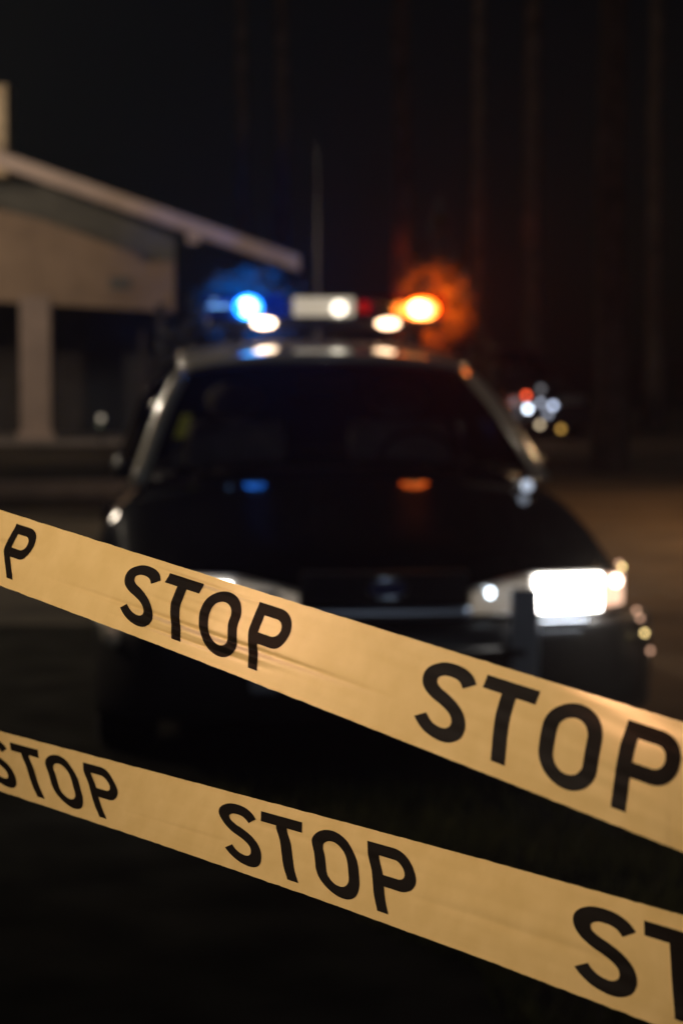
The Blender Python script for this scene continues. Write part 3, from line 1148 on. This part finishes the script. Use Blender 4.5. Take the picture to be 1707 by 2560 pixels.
# ================================================================== trees
M_bark = mat('pine_bark', (0.085, 0.06, 0.045), 0.9, noise_scale=4, noise_amt=0.5, bump=0.6)
M_needle = mat('pine_needles', (0.035, 0.05, 0.022), 0.7, noise_scale=2, noise_amt=0.5)


def leaf_cloud(b, cx, cy, cz, rx, rz, n, size, rnd, cone=False):
    for _ in range(n):
        while True:
            p = Vector((rnd.uniform(-1, 1), rnd.uniform(-1, 1), rnd.uniform(-1, 1)))
            if p.length < 1 and (not cone or math.hypot(p.x, p.y) < 0.5 * (1.05 - p.z)):
                break
        if noise.noise((p.x * 2.2 + cx, p.y * 2.2, p.z * 3 + cz)) < -0.12:
            continue
        c = Vector((cx + p.x * rx, cy + p.y * rx, cz + p.z * rz))
        d = Vector((rnd.uniform(-1, 1), rnd.uniform(-1, 1), rnd.uniform(-.7, .4))).normalized()
        e = d.cross(Vector((rnd.uniform(-1, 1), rnd.uniform(-1, 1), rnd.uniform(-1, 1)))).normalized()
        s = size * rnd.uniform(0.5, 1.3)
        b.add([c - d * s, c + e * s * 0.22, c + d * s, c - e * s * 0.22], [(0, 1, 2, 3)])


def pine(px, y, rad, h, label, low=None, seed=0):
    rnd = random.Random(seed)
    x = (px - 784) / 5553 * y
    t = thing('pine_tree', label, 'tree', (x, y, 0), 0, 'pine trees behind the car')
    b = MB()
    N = 14
    lx_, ly_ = rnd.uniform(-.15, .15), rnd.uniform(-.1, .1)
    pts = [(lx_ * (k / N) ** 2 + 0.06 * noise.noise((k * 0.5, seed, 0)), ly_ * k / N, h * k / N) for k in range(N + 1)]
    b.tube(pts, [rad * (1.15 if k == 0 else 1 - 0.8 * k / N) for k in range(N + 1)], 12)
    for k in range(10):
        zz = h * rnd.uniform(0.6, 0.92)
        a = rnd.uniform(0, 6.28)
        l = rnd.uniform(0.5, 1.6)
        q = Vector((0, 0, zz))
        b.tube([q, q + Vector((math.cos(a) * l * .5, math.sin(a) * l * .5, 0.1)), q + Vector((math.cos(a) * l, math.sin(a) * l, 0.0))], [0.04, 0.028, 0.01], 6)
    b.build('trunk', M_bark, t, smooth=True)
    b = MB()
    for k in range(9):
        f = k / 8
        leaf_cloud(b, rnd.uniform(-.5, .5), rnd.uniform(-.5, .5), h * (0.62 + 0.38 * f), 1.9 * (1.15 - f * 0.8), 0.7, 260, 0.24, rnd)
    if low:
        leaf_cloud(b, 0.25, 0, low, 0.5, 0.7, 90, 0.2, rnd)
    b.build('crown', M_needle, t)
    return t


pine(652, 51, 0.22, 17, 'slim pine trunk just left of the antenna, above the blue lamp', None, 1)
pine(918, 25, 0.12, 14, 'straight pine trunk rising above the amber end of the light bar, the most visible one', None, 2)
pine(1220, 47, 0.26, 17, 'dim pine trunk right of the amber glow, above the far parked car', None, 3)
pine(1400, 29, 0.22, 15, 'broad dark pine trunk near the right edge, standing beyond the road', None, 4)
pine(1500, 44, 0.2, 16, 'farthest pine trunk at the right edge, barely visible in the dark', None, 5)
pine(1095, 46, 0.2, 16, 'far pine trunk between the amber glow and the dim trunk, almost black', None, 6)
pine(560, 50, 0.2, 16, 'dark pine behind the end of the house roof, almost lost in the night', None, 7)

# bushes right behind the car; the shrub is added to catch blue glow
M_leaf = mat('shrub_leaves', (0.03, 0.035, 0.028), 0.7, noise_scale=3, noise_amt=0.35)


def bush(name, label, px, y, h, r, n, size, seed, cone):
    t = thing(name, label, 'bush', ((px - 784) / 5553 * y, y, 0))
    rnd = random.Random(seed)
    b = MB()
    b.tube([(0, 0, 0), (0.02, 0, h * 0.5), (0, 0, h * 0.9)], [0.035, 0.014, 0.004], 8)
    b.build('trunk', M_bark, t, smooth=True)
    b = MB()
    leaf_cloud(b, 0, 0, h * 0.53, r, h * 0.47, n, size, rnd, cone)
    b.build('crown', M_leaf, t)


bush('young_spruce', 'young spruce behind the amber end of the light bar, catching its orange light', 1000, 15.0, 2.4, 0.85, 15000, 0.05, 11, True)
bush('halo_shrub', 'added rounded shrub behind the blue lamp of the light bar, catching blue light as its halo', 585, 15.2, 2.02, 0.72, 14000, 0.045, 12, False)

# ground cover in the foreground
b = MB()
rnd = random.Random(5)
for k in range(26000):
    y = rnd.uniform(4.6, 8.0)
    x = rnd.uniform(-1.6, 2.4)
    edge = 0.25 - 0.35 * (y - 5) + 0.15 * noise.noise((y * 2, 0, 0))
    if x < edge + 0.25:
        continue
    if noise.noise((x * 2.5, y * 2.5, 1)) < -0.15 and rnd.random() < 0.7:
        continue
    a = rnd.uniform(0, 6.28)
    h = rnd.uniform(0.03, 0.10)
    w = 0.004
    dx_, dy_ = math.cos(a), math.sin(a)
    l = rnd.uniform(0.2, 0.8) * h
    b.add([(x - dy_ * w, y + dx_ * w, 0.009), (x + dy_ * w, y - dx_ * w, 0.009), (x + dx_ * l, y + dy_ * l, 0.009 + h)], [(0, 1, 2)])
g = b.build('grass', M_grass, None, fix=False)
g['kind'] = 'stuff'
tag(g, 'short dark grass on the ground in the lower right foreground', 'grass')


# ================================================================== lamps of the place
M_pole = mat('lamp_pole_steel', (0.08, 0.08, 0.085), 0.5, metal=0.6)


def street_lamp(label, loc, height, reach, color, power, globe=0.16, spot=None, target=None, blend=0.6):
    """post with an arm and a head; the bulb hangs below the head"""
    t = thing('street_lamp', label, 'street lamp', loc)
    b = MB()
    b.tube([(0, 0, 0), (0, 0, 0.25), (0, 0, 0.3), (0, 0, height)], [0.09, 0.09, 0.055, 0.04], 12)
    b.build('pole', M_pole, t, smooth=True)
    ex, ey = reach
    b = MB()
    b.tube([(0, 0, height - 0.1), (ex * 0.4, ey * 0.4, height + 0.1), (ex, ey, height + 0.12)], 0.028, 8)
    b.tube([(ex, ey, height + 0.2), (ex, ey, height + 0.12), (ex, ey, height + 0.0)], [0.04, 0.12, globe + 0.06], 16)
    b.build('lamp_head', M_pole, t, smooth=True)
    lamp('SPOT' if spot else 'POINT', 'lamp_bulb', (ex, ey, height - globe - 0.02), power, color, t, globe, target, spot, blend)
    return t


street_lamp('low path lamp behind the photographer, outside the left edge, lighting the tapes', (-1.65, 0.3, 0), 2.25, (0.3, 0.15), (1.0, 0.80, 0.60), P_TAPE, 0.08, R(66), (0.0, 1.3, 1.88), 1.0)
street_lamp('short street lamp outside the left edge, level with the police car', (-6.2, 11.5, 0), 4.2, (0.7, 0.0), (1.0, 0.84, 0.62), P_LEFT, 0.22, R(150), (-5.5, 11.5, 0))
street_lamp('tall street lamp outside the left edge, between the car and the house', (-8.2, 23.5, 0), 7.2, (0.8, 0.0), (1.0, 0.86, 0.66), P_REAR, 0.19, R(95), (-3.2, 13.0, 0))
street_lamp('street lamp outside the right edge beside the brown road', (6.6, 19.0, 0), 5.6, (-0.8, 0.0), (1.0, 0.62, 0.32), P_ROAD, 0.16, R(140), (4.5, 18.5, 0))
street_lamp('globe lamp in the yard left of the house front, outside the left edge', (-8.9, 33.3, 0), 4.6, (0.8, 0.2), (1.0, 0.84, 0.66), P_YARD, 0.42)
street_lamp('street lamp nearest the house, outside the left edge', (-9.0, 27.0, 0), 5.6, (0.8, 0.2), (1.0, 0.77, 0.56), P_PORCH, 0.2, R(85), (-3.8, 38.0, 2.8))

# ================================================================== night haze
if HAZE:
    b = MB()
    b.box(-160, 160, -30, 270, -1.0, 24)
    hz = b.build('haze', None if False else mat('haze_air', (1, 1, 1)))
    nt = hz.data.materials[0].node_tree
    nt.nodes.clear()
    out = nt.nodes.new('ShaderNodeOutputMaterial')
    pv = nt.nodes.new('ShaderNodeVolumePrincipled')
    pv.inputs['Color'].default_value = (0.9, 0.9, 0.92, 1)
    pv.inputs['Density'].default_value = HAZE
    pv.inputs['Anisotropy'].default_value = 0.75
    nt.links.new(pv.outputs['Volume'], out.inputs['Volume'])
    hz['kind'] = 'stuff'
    tag(hz, 'thin night haze filling the air around the lamps', 'haze')
